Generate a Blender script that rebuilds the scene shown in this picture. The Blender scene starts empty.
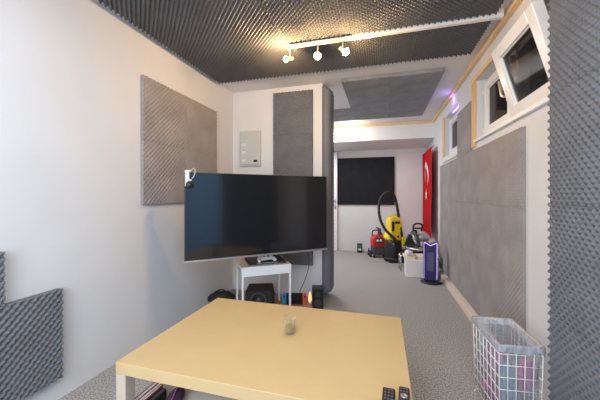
import bpy, bmesh, math, random
from mathutils import Vector, Matrix, noise
random.seed(4)
PI = math.pi
C = bpy.context.scene.collection
sc = bpy.context.scene

# ---------------------------------------------------------------- materials
def mat(name, col, rough=.6, metal=0, spec=.5, emit=None, estr=0, noise_amt=0, nscale=20, bump=0, bscale=80,
        trans=0, alpha=1, ior=1.45, stretch=(1, 1, 1), col2=None, coat=0, sheen=0):
    m = bpy.data.materials.new(name); m.use_nodes = True
    nt = m.node_tree; b = nt.nodes['Principled BSDF']
    b.inputs['Base Color'].default_value = (*col, 1)
    b.inputs['Roughness'].default_value = rough
    b.inputs['Metallic'].default_value = metal
    b.inputs['Specular IOR Level'].default_value = spec
    b.inputs['IOR'].default_value = ior
    b.inputs['Transmission Weight'].default_value = trans
    b.inputs['Alpha'].default_value = alpha
    b.inputs['Coat Weight'].default_value = coat
    b.inputs['Sheen Weight'].default_value = sheen
    if emit:
        b.inputs['Emission Color'].default_value = (*emit, 1)
        b.inputs['Emission Strength'].default_value = estr
    if noise_amt or bump:
        tc = nt.nodes.new('ShaderNodeTexCoord'); mp = nt.nodes.new('ShaderNodeMapping')
        mp.inputs['Scale'].default_value = stretch
        nt.links.new(tc.outputs['Object'], mp.inputs['Vector'])
    if noise_amt:
        n = nt.nodes.new('ShaderNodeTexNoise'); n.inputs['Scale'].default_value = nscale
        n.inputs['Detail'].default_value = 5
        nt.links.new(mp.outputs[0], n.inputs['Vector'])
        r = nt.nodes.new('ShaderNodeValToRGB')
        c2 = col2 or tuple(max(0, c * (1 - noise_amt)) for c in col)
        c1 = tuple(min(1, c * (1 + noise_amt * .5)) for c in col) if not col2 else col
        r.color_ramp.elements[0].position = .35; r.color_ramp.elements[1].position = .65
        r.color_ramp.elements[0].color = (*c2, 1); r.color_ramp.elements[1].color = (*c1, 1)
        nt.links.new(n.outputs['Fac'], r.inputs[0]); nt.links.new(r.outputs[0], b.inputs['Base Color'])
    if bump:
        n = nt.nodes.new('ShaderNodeTexNoise'); n.inputs['Scale'].default_value = bscale
        n.inputs['Detail'].default_value = 4
        nt.links.new(mp.outputs[0], n.inputs['Vector'])
        bp = nt.nodes.new('ShaderNodeBump'); bp.inputs['Strength'].default_value = bump
        bp.inputs['Distance'].default_value = .004
        nt.links.new(n.outputs['Fac'], bp.inputs['Height']); nt.links.new(bp.outputs[0], b.inputs['Normal'])
    return m

M = {}
M['wall'] = mat('white_wall_paint', (.665, .675, .70), .75, noise_amt=.03, nscale=2.5, bump=.15, bscale=60)
M['ceil'] = mat('white_ceiling_paint', (.74, .745, .76), .8, bump=.1, bscale=50)
M['wallback'] = mat('back_wall_paint', (.645, .645, .65), .8, noise_amt=.03, nscale=3)
M['carpet'] = mat('grey_loop_carpet', (.40, .39, .38), .95, noise_amt=.55, nscale=110, bump=.8, bscale=300, spec=.1)
M['foam'] = mat('charcoal_foam', (.142, .152, .172), .55, noise_amt=.12, nscale=6, spec=.45)
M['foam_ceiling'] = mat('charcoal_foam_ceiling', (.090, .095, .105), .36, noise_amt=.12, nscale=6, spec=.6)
M['foam_far'] = mat('lightened_grey_foam', (.29, .30, .32), .75, noise_amt=.15, nscale=5, spec=.3)  # foam colour lightened to make up for weak light on the far ceiling
M['foam_warm'] = mat('taupe_grey_foam', (.31, .285, .285), .7, noise_amt=.14, nscale=4, spec=.3)
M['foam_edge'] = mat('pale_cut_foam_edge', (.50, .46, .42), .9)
M['foam_flat'] = mat('dark_flat_foam', (.014, .0145, .018), .85, noise_amt=.2, spec=.25, nscale=9)
M['pine'] = mat('pine_wood', (.80, .60, .36), .5, noise_amt=.3, nscale=6, stretch=(6, .6, 6), col2=(.72, .50, .27))
M['pinez'] = mat('pine_wood_upright', (.78, .51, .23), .5, noise_amt=.3, nscale=6, stretch=(6, 6, .6), col2=(.66, .40, .16))
M['trim'] = mat('white_trim_gloss', (.82, .82, .82), .35, coat=.2)
M['upvc'] = mat('white_plastic_frame', (.80, .80, .81), .28, coat=.3)
M['base'] = mat('painted_skirting', (.72, .62, .55), .5)

M['dark_out'] = mat('night_boards', (.035, .022, .014), .8, noise_amt=.4, nscale=3)
M['table'] = mat('beige_laminate', (.55, .395, .20), .45, noise_amt=.03, nscale=8)
M['tableleg'] = mat('beige_laminate_side', (.52, .43, .34), .4)
M['shelf'] = mat('pale_laminate', (.62, .57, .55), .4)
M['white'] = mat('white_metal', (.82, .82, .83), .35)
M['tabletop_cream'] = mat('cream_laminate', (.85, .72, .52), .4)
M['black'] = mat('black_plastic', (.012, .012, .014), .4)
M['blackmat'] = mat('matt_black_rubber', (.02, .02, .022), .75)
M['drum'] = mat('near_black_glossy_plastic', (.022, .022, .025), .3)
M['darkgrey'] = mat('dark_grey_plastic', (.06, .06, .065), .5)
M['screen'] = mat('glossy_black_screen', (.006, .007, .010), .12, spec=.6, coat=.3)
M['silver'] = mat('brushed_silver', (.55, .56, .58), .35, metal=.9)
M['chrome'] = mat('chrome', (.75, .75, .76), .15, metal=1)
M['brass'] = mat('warm_nickel_handle', (.72, .66, .55), .3, metal=.6)
M['red'] = mat('red_plastic', (.62, .02, .02), .45)
M['flag'] = mat('red_cloth', (.50, .006, .010), .9, spec=.2)
M['flagw'] = mat('white_cloth', (.82, .78, .78), .8)
M['yellow'] = mat('yellow_plastic', (.88, .66, .02), .35)
M['blue'] = mat('blue_plastic', (.02, .30, .50), .4)
M['redjoy'] = mat('coral_red_plastic', (.85, .10, .07), .4)
M['grey'] = mat('light_grey_paint', (.52, .54, .54), .45)
M['lightgrey'] = mat('pale_grey_plastic', (.68, .70, .70), .45)
M['wire'] = mat('white_wire', (.80, .79, .77), .4)
M['rim'] = mat('tan_wire_rim', (.62, .50, .40), .45)
M['card'] = mat('brown_cardboard', (.50, .33, .2), .8, noise_amt=.2)
M['cream'] = mat('cream_card', (.75, .66, .52), .7)
M['boxwhite'] = mat('white_box_card', (.80, .80, .81), .6)
M['mint'] = mat('pale_mint_card', (.55, .68, .64), .6)
M['navy'] = mat('dark_indigo_plastic', (.035, .03, .14), .35)
M['grille'] = mat('indigo_grille', (.10, .10, .22), .5)
M['led'] = mat('violet_led', (.6, .5, 1), .3, emit=(.55, .38, 1), estr=1.7)
M['ledstrip'] = mat('violet_led_tape', (.5, .3, 1), .3, emit=(.35, .16, 1), estr=7)
M['bulb'] = mat('warm_bulb', (1, .9, .7), .3, emit=(1, .78, .42), estr=9)
M['glow'] = mat('amber_glow', (1, .75, .4), .5, emit=(1, .62, .25), estr=.8)


M['maroon'] = mat('maroon_cover', (.30, .04, .06), .5)
M['paper'] = mat('off_white_paper', (.78, .76, .74), .6)
M['purple'] = mat('dark_plum_fabric', (.06, .03, .07), .8)
M['pinkA'] = mat('pink_plastic_wrapper', (.72, .32, .50), .4)
M['pinkB'] = mat('magenta_wrapper', (.62, .14, .38), .4)
M['bluew'] = mat('steel_blue_wrapper', (.30, .38, .48), .4)
M['green'] = mat('dark_green_label', (.03, .14, .07), .5)
M['woodfloor'] = mat('brown_board', (.38, .22, .11), .5, noise_amt=.3, nscale=10)
M['button'] = mat('grey_button', (.14, .11, .12), .5)

# translucent bin liner
def liner_mat(name, mixf):
    m = bpy.data.materials.new(name); m.use_nodes = True
    nt = m.node_tree; nt.nodes.clear()
    o = nt.nodes.new('ShaderNodeOutputMaterial'); mx = nt.nodes.new('ShaderNodeMixShader')
    t = nt.nodes.new('ShaderNodeBsdfTransparent'); p = nt.nodes.new('ShaderNodeBsdfPrincipled')
    t.inputs[0].default_value = (.82, .86, .90, 1)
    p.inputs['Base Color'].default_value = (.55, .60, .66, 1); p.inputs['Roughness'].default_value = .25
    n = nt.nodes.new('ShaderNodeTexNoise'); n.inputs['Scale'].default_value = 16; n.inputs['Detail'].default_value = 4
    tc = nt.nodes.new('ShaderNodeTexCoord'); mp = nt.nodes.new('ShaderNodeMapping'); mp.inputs['Scale'].default_value = (1.6, 1.6, .5)
    nt.links.new(tc.outputs['Object'], mp.inputs[0]); nt.links.new(mp.outputs[0], n.inputs['Vector'])
    b = nt.nodes.new('ShaderNodeBump'); b.inputs['Strength'].default_value = .9; b.inputs['Distance'].default_value = .04
    nt.links.new(n.outputs['Fac'], b.inputs['Height']); nt.links.new(b.outputs[0], p.inputs['Normal'])
    mx.inputs[0].default_value = mixf
    nt.links.new(t.outputs[0], mx.inputs[1]); nt.links.new(p.outputs[0], mx.inputs[2]); nt.links.new(mx.outputs[0], o.inputs[0])
    return m
M['liner'] = liner_mat('translucent_bin_liner', .34)
M['lip'] = liner_mat('folded_liner_edge', .62)
def clear_mat(name, tint, body, amount, rough=.05):
    m = bpy.data.materials.new(name); m.use_nodes = True
    nt = m.node_tree; nt.nodes.clear()
    o = nt.nodes.new('ShaderNodeOutputMaterial'); mx = nt.nodes.new('ShaderNodeMixShader')
    t = nt.nodes.new('ShaderNodeBsdfTransparent'); p = nt.nodes.new('ShaderNodeBsdfPrincipled'); lw = nt.nodes.new('ShaderNodeLayerWeight')
    t.inputs[0].default_value = (*tint, 1); p.inputs['Base Color'].default_value = (*body, 1); p.inputs['Roughness'].default_value = rough
    lw.inputs[0].default_value = .25
    ma = nt.nodes.new('ShaderNodeMath'); ma.operation = 'MULTIPLY_ADD'; ma.inputs[1].default_value = .55; ma.inputs[2].default_value = amount
    nt.links.new(lw.outputs['Facing'], ma.inputs[0]); nt.links.new(ma.outputs[0], mx.inputs[0])
    nt.links.new(t.outputs[0], mx.inputs[1]); nt.links.new(p.outputs[0], mx.inputs[2]); nt.links.new(mx.outputs[0], o.inputs[0])
    return m
M['tumbler'] = clear_mat('clear_tumbler_glass', (.96, .96, .92), (.75, .72, .62), .03)
M['drink'] = clear_mat('yellow_green_drink', (.75, .66, .28), (.36, .28, .07), .62, .2)
M['glass'] = clear_mat('window_glass', (.75, .72, .70), (.004, .003, .003), .30, .04)
M['reflector_blue'] = mat('added_reflector_blue', (.34, .60, .90), .7)  # colour of the added panel mirrored in the television

# ---------------------------------------------------------------- mesh helpers
def box(bm, x0, x1, y0, y1, z0, z1, mi=0, mtx=None):
    vs = [bm.verts.new(v) for v in ((x0, y0, z0), (x1, y0, z0), (x1, y1, z0), (x0, y1, z0), (x0, y0, z1), (x1, y0, z1), (x1, y1, z1), (x0, y1, z1))]
    if mtx is not None:
        for v in vs: v.co = mtx @ v.co
    for f in ((0, 3, 2, 1), (4, 5, 6, 7), (0, 1, 5, 4), (1, 2, 6, 5), (2, 3, 7, 6), (3, 0, 4, 7)):
        fc = bm.faces.new([vs[i] for i in f]); fc.material_index = mi
    return vs

def smooth_path(pts, k=6, closed=False):
    P = [Vector(p) for p in pts]; out = []; n = len(P)
    rng = n if closed else n - 1
    for i in range(rng):
        if closed: a, b, c, d = P[(i - 1) % n], P[i], P[(i + 1) % n], P[(i + 2) % n]
        else: a, b, c, d = P[max(i - 1, 0)], P[i], P[i + 1], P[min(i + 2, n - 1)]
        for j in range(k):
            t = j / k
            out.append(.5 * ((2 * b) + (c - a) * t + (2 * a - 5 * b + 4 * c - d) * t * t + (3 * b - a - 3 * c + d) * t ** 3))
    if not closed: out.append(P[-1])
    return out

def tube(bm, pts, r, n=8, closed=False, mi=0):
    P = [Vector(p) for p in pts]; L = len(P); rings = []
    up = None
    for i, p in enumerate(P):
        if closed: t = P[(i + 1) % L] - P[(i - 1) % L]
        else: t = P[min(i + 1, L - 1)] - P[max(i - 1, 0)]
        t.normalize()
        if up is None:
            up = Vector((0, 0, 1)) if abs(t.z) < .9 else Vector((1, 0, 0))
        u = (up - t * up.dot(t))
        if u.length < 1e-5: u = t.orthogonal()
        u.normalize(); v = t.cross(u); up = u
        rr = r(i / max(1, L - 1)) if callable(r) else r
        rings.append([bm.verts.new(p + (u * math.cos(2 * PI * k / n) + v * math.sin(2 * PI * k / n)) * rr) for k in range(n)])
    for i in range(L if closed else L - 1):
        A, B = rings[i], rings[(i + 1) % L]
        for k in range(n):
            f = bm.faces.new((A[k], A[(k + 1) % n], B[(k + 1) % n], B[k])); f.smooth = True; f.material_index = mi
    if not closed:
        f = bm.faces.new(rings[0][::-1]); f.material_index = mi
        f = bm.faces.new(rings[-1]); f.material_index = mi

def lathe(bm, prof, n=24, mtx=None, smooth=True, mi=0, cap=True):
    rings = []
    for r, z in prof:
        ring = []
        for k in range(n):
            v = Vector((r * math.cos(2 * PI * k / n), r * math.sin(2 * PI * k / n), z))
            if mtx is not None: v = mtx @ v
            ring.append(bm.verts.new(v))
        rings.append(ring)
    for A, B in zip(rings, rings[1:]):
        for k in range(n):
            f = bm.faces.new((A[k], A[(k + 1) % n], B[(k + 1) % n], B[k])); f.smooth = smooth; f.material_index = mi
    if cap:
        bm.faces.new(rings[0][::-1]).material_index = mi; bm.faces.new(rings[-1]).material_index = mi

def prism(bm, poly, y0, y1, mtx=None, mi=0):
    """poly in (x,z), extruded along y"""
    A = [bm.verts.new((x, y0, z)) for x, z in poly]; B = [bm.verts.new((x, y1, z)) for x, z in poly]
    if mtx is not None:
        for v in A + B: v.co = mtx @ v.co
    n = len(poly)
    for k in range(n):
        bm.faces.new((A[k], B[k], B[(k + 1) % n], A[(k + 1) % n])).material_index = mi
    bm.faces.new(A).material_index = mi; bm.faces.new(B[::-1]).material_index = mi

def obj(name, bm, m, parent=None, bevel=0, seg=2, subsurf=0, smooth=False, loc=None, fix=True):
    if fix: bmesh.ops.recalc_face_normals(bm, faces=bm.faces[:])
    me = bpy.data.meshes.new(name); bm.to_mesh(me); bm.free()
    for mm in (m if isinstance(m, (list, tuple)) else [m]): me.materials.append(mm)
    o = bpy.data.objects.new(name, me); C.objects.link(o)
    if parent: o.parent = parent
    if loc: o.location = loc
    if smooth:
        for p in me.polygons: p.use_smooth = True
    if bevel:
        b = o.modifiers.new('bevel', 'BEVEL'); b.width = bevel; b.segments = seg; b.limit_method = 'ANGLE'
    if subsurf:
        s = o.modifiers.new('sub', 'SUBSURF'); s.levels = subsurf; s.render_levels = subsurf
    return o

def thing(name, label, cat, loc=(0, 0, 0), rz=0, group=None):
    o = bpy.data.objects.new(name, None); C.objects.link(o)
    o.empty_display_size = .05
    o.location = loc; o.rotation_euler = (0, 0, rz); o['label'] = label; o['category'] = cat
    if group: o['group'] = group
    return o
def tag(o, label, cat, group=None, kind=None):
    o['label'] = label; o['category'] = cat
    if group: o['group'] = group
    if kind: o['kind'] = kind
    return o
def bx(*boxes):
    bm = bmesh.new()
    for b in boxes: box(bm, *b)
    return bm
def struct(name, bm, m, label=None, cat='wall', **k):
    o = obj(name, bm, m, **k); o['kind'] = 'structure'
    o['label'] = label or name.replace('_', ' '); o['category'] = cat
    return o

# ---------------------------------------------------------------- the camera
CAMH = 1.156
cam = bpy.data.cameras.new('camera'); co = bpy.data.objects.new('camera', cam); C.objects.link(co)
cam.sensor_width = 36; cam.lens = 290 / 600 * 36; cam.clip_start = .02
cam.shift_y = -5.5 / 600
co.location = (0, 0, CAMH); co.rotation_euler = (PI / 2, 0, math.radians(15.8))
sc.camera = co

# ---------------------------------------------------------------- room shell
XL, XR, YB, ZC, YF = -1.755, .84, 6.0, 2.40, -1.7
struct('floor', bx((XL - .1, XR + .2, YF - .1, YB + .1, -.08, 0)), M['carpet'], 'grey flecked loop-pile carpet covering the whole floor', 'floor')
struct('ceiling', bx((XL - .1, XR + .2, YF - .1, 5.30, ZC, ZC + .08)), M['ceil'], 'white painted ceiling behind the foam tiles', 'ceiling')
struct('wall_left', bx((XL - .1, XL, YF - .1, YB + .1, 0, ZC)), M['wall'], 'long plain white wall on the left', 'wall')
# lowered ceiling at the far end (slightly sloped)
bm = bmesh.new()
prism(bm, [(0, 2.11), (0, 2.46), (.83, 2.46), (.83, 2.035)], XL - .1, XR + .15, mtx=Matrix(((0, 1, 0, 0), (1, 0, 0, 5.27), (0, 0, 1, 0), (0, 0, 0, 1))))
struct('trim_1', bm, M['ceil'], 'boxed-in lowered section of white ceiling at the far end', 'ceiling')
struct('wall_back', bx((XL - .1, XR + .2, YB, YB + .1, 0, ZC)), M['wallback'], 'white far end wall behind the vacuum cleaner', 'wall')
struct('wall_front', bx((XL - .1, XR + .2, YF - .1, YF, 0, ZC)), M['wall'], 'white wall behind the viewer', 'wall')
PX = -.64
struct('wall_partition', bx((XL, PX, 3.19, 3.36, 0, ZC)), M['wall'], 'white stub wall facing the room behind the television', 'wall')
# right wall with two window openings
W1, W2, WZ0, WZ1, TH = (1.80, 3.02), (3.66, 4.42), 1.66, 2.21, .16
struct('wall_right', bx(
    (XR, XR + TH, YF, YB, 0, WZ0), (XR, XR + TH, YF, YB, WZ1, ZC),
    (XR, XR + TH, YF, W1[0], WZ0, WZ1), (XR, XR + TH, W1[1], W2[0], WZ0, WZ1), (XR, XR + TH, W2[1], YB, WZ0, WZ1),), M['wall'], 'white wall on the right with two high windows', 'wall')
struct('wall_pier', bx((XR - .06, XR - .001, .55, 1.602, 0, ZC)), M['wall'], 'shallow white pier on the right behind the foreground foam', 'wall')
struct('tv_reflector', bx((XR - .03, XR - .001, -1.3, .50, .02, 2.3)), M['reflector_blue'], 'added unseen blue panel behind the viewer for the television to reflect', 'wall')  # added out of view, only to put blue into the screen reflection
struct('baseboard_right', bx((.772, XR, 1.62, 5.9, 0, .06)), M['base'], 'narrow skirting board along the right wall', 'skirting', bevel=.004)
# pine battens
struct('trim_2', bx((.80, .84, 1.60, 5.25, 2.355, ZC)), M['pine'], 'pine batten running along the ceiling edge above the windows', 'trim', bevel=.003)
struct('trim_3', bx((-1.75, .80, 5.235, 5.268, 2.355, ZC)), M['pine'], 'pine batten running across the ceiling before the lowered section', 'trim', bevel=.003)
struct('trim_4', bx((-.73, .78, 2.222, 2.256, 2.340, ZC)), M['trim'], 'white batten between the ceiling foam rows by the spotlights', 'trim', bevel=.002)
struct('trim_5', bx((.828, XR, 3.025, 3.14, 1.60, 2.245)), M['pinez'], 'upright pine board at the far side of the near window', 'trim', bevel=.003)
struct('trim_6', bx((.822, XR, 1.60, 3.14, 2.205, 2.25)), M['pine'], 'pine lintel strip over the near window', 'trim', bevel=.003)
struct('trim_7', bx((.828, XR, 4.42, 4.53, 1.60, 2.23)), M['pinez'], 'upright pine board at the far side of the far window', 'trim', bevel=.003)
struct('trim_8', bx((.815, XR + .05, 1.62, 3.03, 1.635, 1.662)), M['trim'], 'white sill of the near window', 'trim', bevel=.003)
struct('trim_9', bx((.815, XR + .05, 3.64, 4.44, 1.60, 1.662)), M['trim'], 'white sill of the far window', 'trim', bevel=.003)

# windows
def ring(bm, x0, x1, y0, y1, z0, z1, w, mtx=None):
    box(bm, x0, x1, y0, y0 + w, z0, z1, 0, mtx); box(bm, x0, x1, y1 - w, y1, z0, z1, 0, mtx)
    box(bm, x0, x1, y0 + w, y1 - w, z0, z0 + w, 0, mtx); box(bm, x0, x1, y0 + w, y1 - w, z1 - w, z1, 0, mtx)

def sash(win, y0, y1, z0, z1, tilt=0, handle=True, x=.905):
    s = bpy.data.objects.new('sash', None); C.objects.link(s); s.parent = win
    return s
def window(name, y0, y1, label, sashes):
    x0 = .925
    bm = bmesh.new(); ring(bm, x0, XR + TH - .005, y0, y1, WZ0, WZ1, .045)
    if len(sashes) > 1: box(bm, x0, XR + TH - .005, 2.385, 2.425, WZ0, WZ1)
    w = struct(name, bm, M['upvc'], label, 'window', bevel=.004)
    for (a, b, tilt) in sashes:
        piv = Matrix.Translation((.925, 0, 1.70)) @ Matrix.Rotation(-math.radians(tilt), 4, 'Y')
        sh = .50 if tilt else .46; sw = .078 if tilt else .058
        bm = bmesh.new(); ring(bm, -.035, .02, a, b, 0, sh, sw, piv)
        ring(bm, -.022, .0, a + sw - .003, b - sw + .003, sw - .003, sh - sw + .003, .012, piv)
        s = obj('sash', bm, M['upvc'], w, bevel=.004)
        if tilt: s['label'] = 'inward tilted sash'
        obj('pane', (lambda m_: (box(m_, -.012, -.006, a + sw - .01, b - sw + .01, sw - .01, sh - sw + .01, 0, piv), m_)[1])(bmesh.new()), M['glass'], s)
        bm = bmesh.new()
        if tilt:
            pass
        # handle on the stile nearest the middle
    return w, x0
w1, _ = window('window_1', W1[0], W1[1], 'near high window with one tilted sash and one closed sash', [(1.80, 2.385, 16), (2.425, 2.985, 0)])
w2, _ = window('window_2', W2[0], W2[1], 'far high window in a white frame beside upright pine board', [(3.69, 4.39, 0)])
# handle of the closed sash, standing up from its stile
s1 = [c for c in w1.children if c.name.startswith('sash')][1]
bm = bmesh.new(); box(bm, .878, .892, 2.437, 2.465, 1.84, 1.91)
tube(bm, smooth_path([(.885, 2.451, 1.875), (.855, 2.451, 1.875), (.845, 2.455, 1.89), (.842, 2.47, 1.95), (.842, 2.50, 2.0)]), .010, 8)
obj('handle', bm, M['brass'], s1, bevel=.002)
bm = bmesh.new()
for z in (1.73, 2.08):
    tube(bm, [(.885, 2.993, z - .03), (.885, 2.993, z + .03)], .008, 8)
    box(bm, .882, .93, 2.985, 3.004, z - .012, z + .012)
obj('hinge', bm, M['upvc'], s1)
bm = bmesh.new(); tube(bm, [(.93, 1.83, 2.17), (.80, 1.83, 2.14)], .005, 6)
obj('tilt_stay', bm, M['silver'], w1)
# what is outside the near window: a pine fence and night
struct('trim_10', bx((1.9, 1.95, -1, 7, 0, 1.9)), M['dark_out'], 'dark board fence outside the windows', 'fence')

# violet LED tape above the far window
tag(obj('led_tape', bx((.868, .880, 3.70, 4.10, 2.196, 2.203)), M['ledstrip']), 'violet glowing LED tape along the top of the far window recess', 'light')

# back door
d = struct('door_1', bx((-1.70, -.965, 5.955, 5.99, .005, 1.98)), M['trim'], 'white door at the far end beside the dark blackout panel', 'door', bevel=.004)
obj('door_frame', bx((-.962, -.885, 5.93, 6.0, 0, 2.03), (-1.75, -1.703, 5.93, 6.0, 0, 2.03), (-1.703, -.962, 5.93, 6.0, 1.985, 2.03)), M['trim'], d, bevel=.005)
bm = bmesh.new()
for z in (1.02, .90):
    lathe(bm, [(.022, 0), (.022, .012), (.012, .014), (.012, .03)], 12, Matrix.Translation((-.925, 5.93, z)) @ Matrix.Rotation(PI / 2, 4, 'X'))
box(bm, -.938, -.912, 5.92, 5.932, .86, 1.06)
obj('lock', bm, M['silver'], d)

# ---------------------------------------------------------------- foam tiles
_fm = {}
LAM = .0385
def foam_mesh(w, h, m, edge=True, depth=.045, amp=.026, samples=8):
    amp = .026 if m.name.endswith('ceiling') else .010 if 'taupe' in m.name else .015
    if 'taupe' in m.name: depth = .026
    key = (round(w, 3), round(h, 3), m.name, edge, samples)
    if key in _fm: return _fm[key]
    nx = max(8, round(w / LAM) * samples); ny = max(8, round(h / LAM) * samples)
    lx = w / max(1, round(w / LAM)); ly = h / max(1, round(h / LAM))
    verts, faces, mi = [], [], []
    for j in range(ny + 1):
        for i in range(nx + 1):
            x, y = w * i / nx, h * j / ny
            z = depth - amp + amp * (.5 + .5 * math.cos(2 * PI * x / lx) * math.cos(2 * PI * y / ly)) 
            z += .0015 * math.sin(7 * x + 3 * y)
            verts.append((x - w / 2, y - h / 2, z))
    W = nx + 1
    for j in range(ny):
        for i in range(nx):
            a = j * W + i; faces.append((a, a + 1, a + 1 + W, a + W)); mi.append(0)
    def side(ids, flip):
        base = len(verts)
        for k in ids: verts.append((verts[k][0], verts[k][1], 0))
        for k in range(len(ids) - 1):
            q = (ids[k], ids[k + 1], base + k + 1, base + k)
            faces.append(q[::-1] if flip else q); mi.append(1)
    side([i for i in range(W)], True)
    side([ny * W + i for i in range(W)], False)
    side([j * W for j in range(ny + 1)], False)
    side([j * W + nx for j in range(ny + 1)], True)
    me = bpy.data.meshes.new('foam_tile'); me.from_pydata(verts, [], faces)
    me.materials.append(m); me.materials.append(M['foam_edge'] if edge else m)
    me.polygons.foreach_set('material_index', mi)
    me.polygons.foreach_set('use_smooth', [k == 0 for k in mi])
    me.update()
    _fm[key] = me
    return me
ORD = ['first', 'second', 'third', 'fourth', 'fifth', 'sixth', 'seventh']
def tile(face, a0, a1, b0, b1, off, m, label, group, edge=False, samples=8):
    """face: 'right' (normal -x), 'left' (+x), 'front' (-y), 'ceiling' (-z); a = horizontal, b = vertical (or y on the ceiling)"""
    g = .0004
    a0 += g; a1 -= g; b0 += g; b1 -= g
    me = foam_mesh(a1 - a0, b1 - b0, m, edge, samples=samples)
    o = bpy.data.objects.new('foam_tile', me); C.objects.link(o)
    ca, cb = (a0 + a1) / 2, (b0 + b1) / 2
    if face == 'right': o.matrix_world = Matrix(((0, 0, -1, off), (-1, 0, 0, ca), (0, 1, 0, cb), (0, 0, 0, 1)))
    if face == 'left': o.matrix_world = Matrix(((0, 0, 1, off), (1, 0, 0, ca), (0, 1, 0, cb), (0, 0, 0, 1)))
    if face == 'front': o.matrix_world = Matrix(((1, 0, 0, ca), (0, 0, -1, off), (0, 1, 0, cb), (0, 0, 0, 1)))
    if face == 'ceiling': o.matrix_world = Matrix(((1, 0, 0, ca), (0, -1, 0, cb), (0, 0, -1, off), (0, 0, 0, 1)))
    return tag(o, label, 'foam tile', group)

# near ceiling field
xs = [-1.705, -1.217, -.73, -.243, .244, .735]
for i in range(5):
    ys = [2.80, 2.312, 1.824, 1.336, .848] if i < 2 else [2.80, 2.256, None, 2.222, 1.734, 1.246, .758]
    segs = [(ys[k + 1], ys[k]) for k in range(len(ys) - 1) if ys[k] is not None and ys[k + 1] is not None]
    for k, (y0, y1) in enumerate(segs):
        lab = 'charcoal egg-crate tile on near ceiling, %s row from far edge, %s from left wall' % (ORD[k], ORD[i])
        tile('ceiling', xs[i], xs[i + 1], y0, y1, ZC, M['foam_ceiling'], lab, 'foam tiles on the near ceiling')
# far ceiling field
for j, (y0, y1) in enumerate(((3.11, 3.66), (3.66, 4.215), (4.215, 4.77))):
    for i, (x0, x1) in enumerate(((-.42, .085), (.085, .59))):
        lab = 'dark foam tile on far ceiling beyond the spotlights, %s row back, %s side' % (ORD[j], ('left', 'right')[i])
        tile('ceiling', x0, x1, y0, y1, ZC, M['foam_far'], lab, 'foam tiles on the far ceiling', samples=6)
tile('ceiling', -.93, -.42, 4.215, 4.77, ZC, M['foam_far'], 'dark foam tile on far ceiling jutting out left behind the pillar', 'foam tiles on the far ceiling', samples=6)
# left wall, 2x2
for i, (y0, y1) in enumerate(((1.78, 2.29), (2.29, 2.80))):
    for j, (z0, z1) in enumerate(((1.57, 2.06), (1.08, 1.57))):
        lab = 'taupe-grey foam tile on left wall above the television, %s %s of four' % (('upper', 'lower')[j], ('near', 'far')[i])
        tile('left', y0, y1, z0, z1, XL, M['foam_warm'], lab, 'foam tiles in the square on the left wall')
# left wall, stepped patch by the floor
tile('left', .705, 1.20, .135, .63, XL, M['foam'], 'dark foam tile low on left wall, farthest of the stepped patch', 'foam tiles low on the left wall')
tile('left', .21, .705, .135, .63, XL, M['foam'], 'dark foam tile low on left wall, bottom tile nearest the viewer', 'foam tiles low on the left wall')
tile('left', .445, .94, .63, .885, XL, M['foam'], 'half-height dark foam strip on top of the stepped left wall patch', 'foam tiles low on the left wall')
# facing wall, four high
for j in range(4):
    z1 = 2.33 - j * .4925
    lab = 'dark grey foam tile on stub wall behind television, %s from the top' % ORD[j]
    tile('front', -1.215, -.748, z1 - .4925, z1, 3.19, M['foam'], lab, 'foam tiles in the column behind the television')
# right wall big field
for i in range(5):
    y0 = 2.065 + i * .515
    for j in range(3):
        z1 = 1.57 - j * .493
        lab = 'grey egg-crate tile on right wall below windows, %s row down, %s from near edge' % (('top', 'middle', 'bottom')[j], ORD[i])
        tile('right', y0, y0 + .515, z1 - .493, z1, XR, M['foam_warm'], lab, 'foam tiles in the large right wall panel')
tile('right', 3.145, 3.635, 1.57, 2.06, XR, M['foam_warm'], 'single grey foam tile standing up between the two high windows', 'foam tiles in the large right wall panel')
# right foreground field on the pier
for i, (y0, y1) in enumerate(((1.10, 1.60), (.60, 1.10))):
    for j, (z0, z1) in enumerate(((2.11, 2.395), (1.61, 2.11), (1.11, 1.61), (.61, 1.11), (.11, .61))):
        lab = 'charcoal tile on right foreground wall by wire basket, %s from ceiling, %s column' % (ORD[j], ('far', 'near')[i])
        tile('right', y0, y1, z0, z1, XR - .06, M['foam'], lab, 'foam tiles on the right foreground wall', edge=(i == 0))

# foam wrapped round the stub wall's free end
bm = bmesh.new(); N = 200
prof = [(PX, 3.165), (PX + .02, 3.150), (PX + .055, 3.150), (PX + .085, 3.165), (PX + .098, 3.195), (PX + .10, 3.24), (PX + .10, 3.36), (PX, 3.36)]
rows = []
for k in range(N + 1):
    z = .05 + 2.30 * k / N
    q = 1 + .0
    row = []
    for idx, (x, y) in enumerate(prof):
        s = .0035 * math.cos(2 * PI * z / .045 + idx * PI) if 0 < idx < 7 else 0
        end = min(1, min(k, N - k) / 6 + .55)
        row.append(bm.verts.new((PX + (x - PX) * end + s, y, z)))
    rows.append(row)
for A, B in zip(rows, rows[1:]):
    for k in range(len(prof)):
        f = bm.faces.new((A[k], A[(k + 1) % len(prof)], B[(k + 1) % len(prof)], B[k])); f.smooth = True
bm.faces.new(rows[0]); bm.faces.new(rows[-1])
tag(obj('foam_wrap', bm, M['foam']), 'tall rounded charcoal foam strip wrapped round the stub wall end', 'foam')

# dark flat panel on the back wall
bm = bmesh.new(); box(bm, -.885, .235, 5.965, 5.999, .95, 1.90)
tag(obj('blackout_panel', bm, M['foam_flat'], bevel=.006), 'large flat near-black panel on the far end wall', 'panel')

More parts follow.
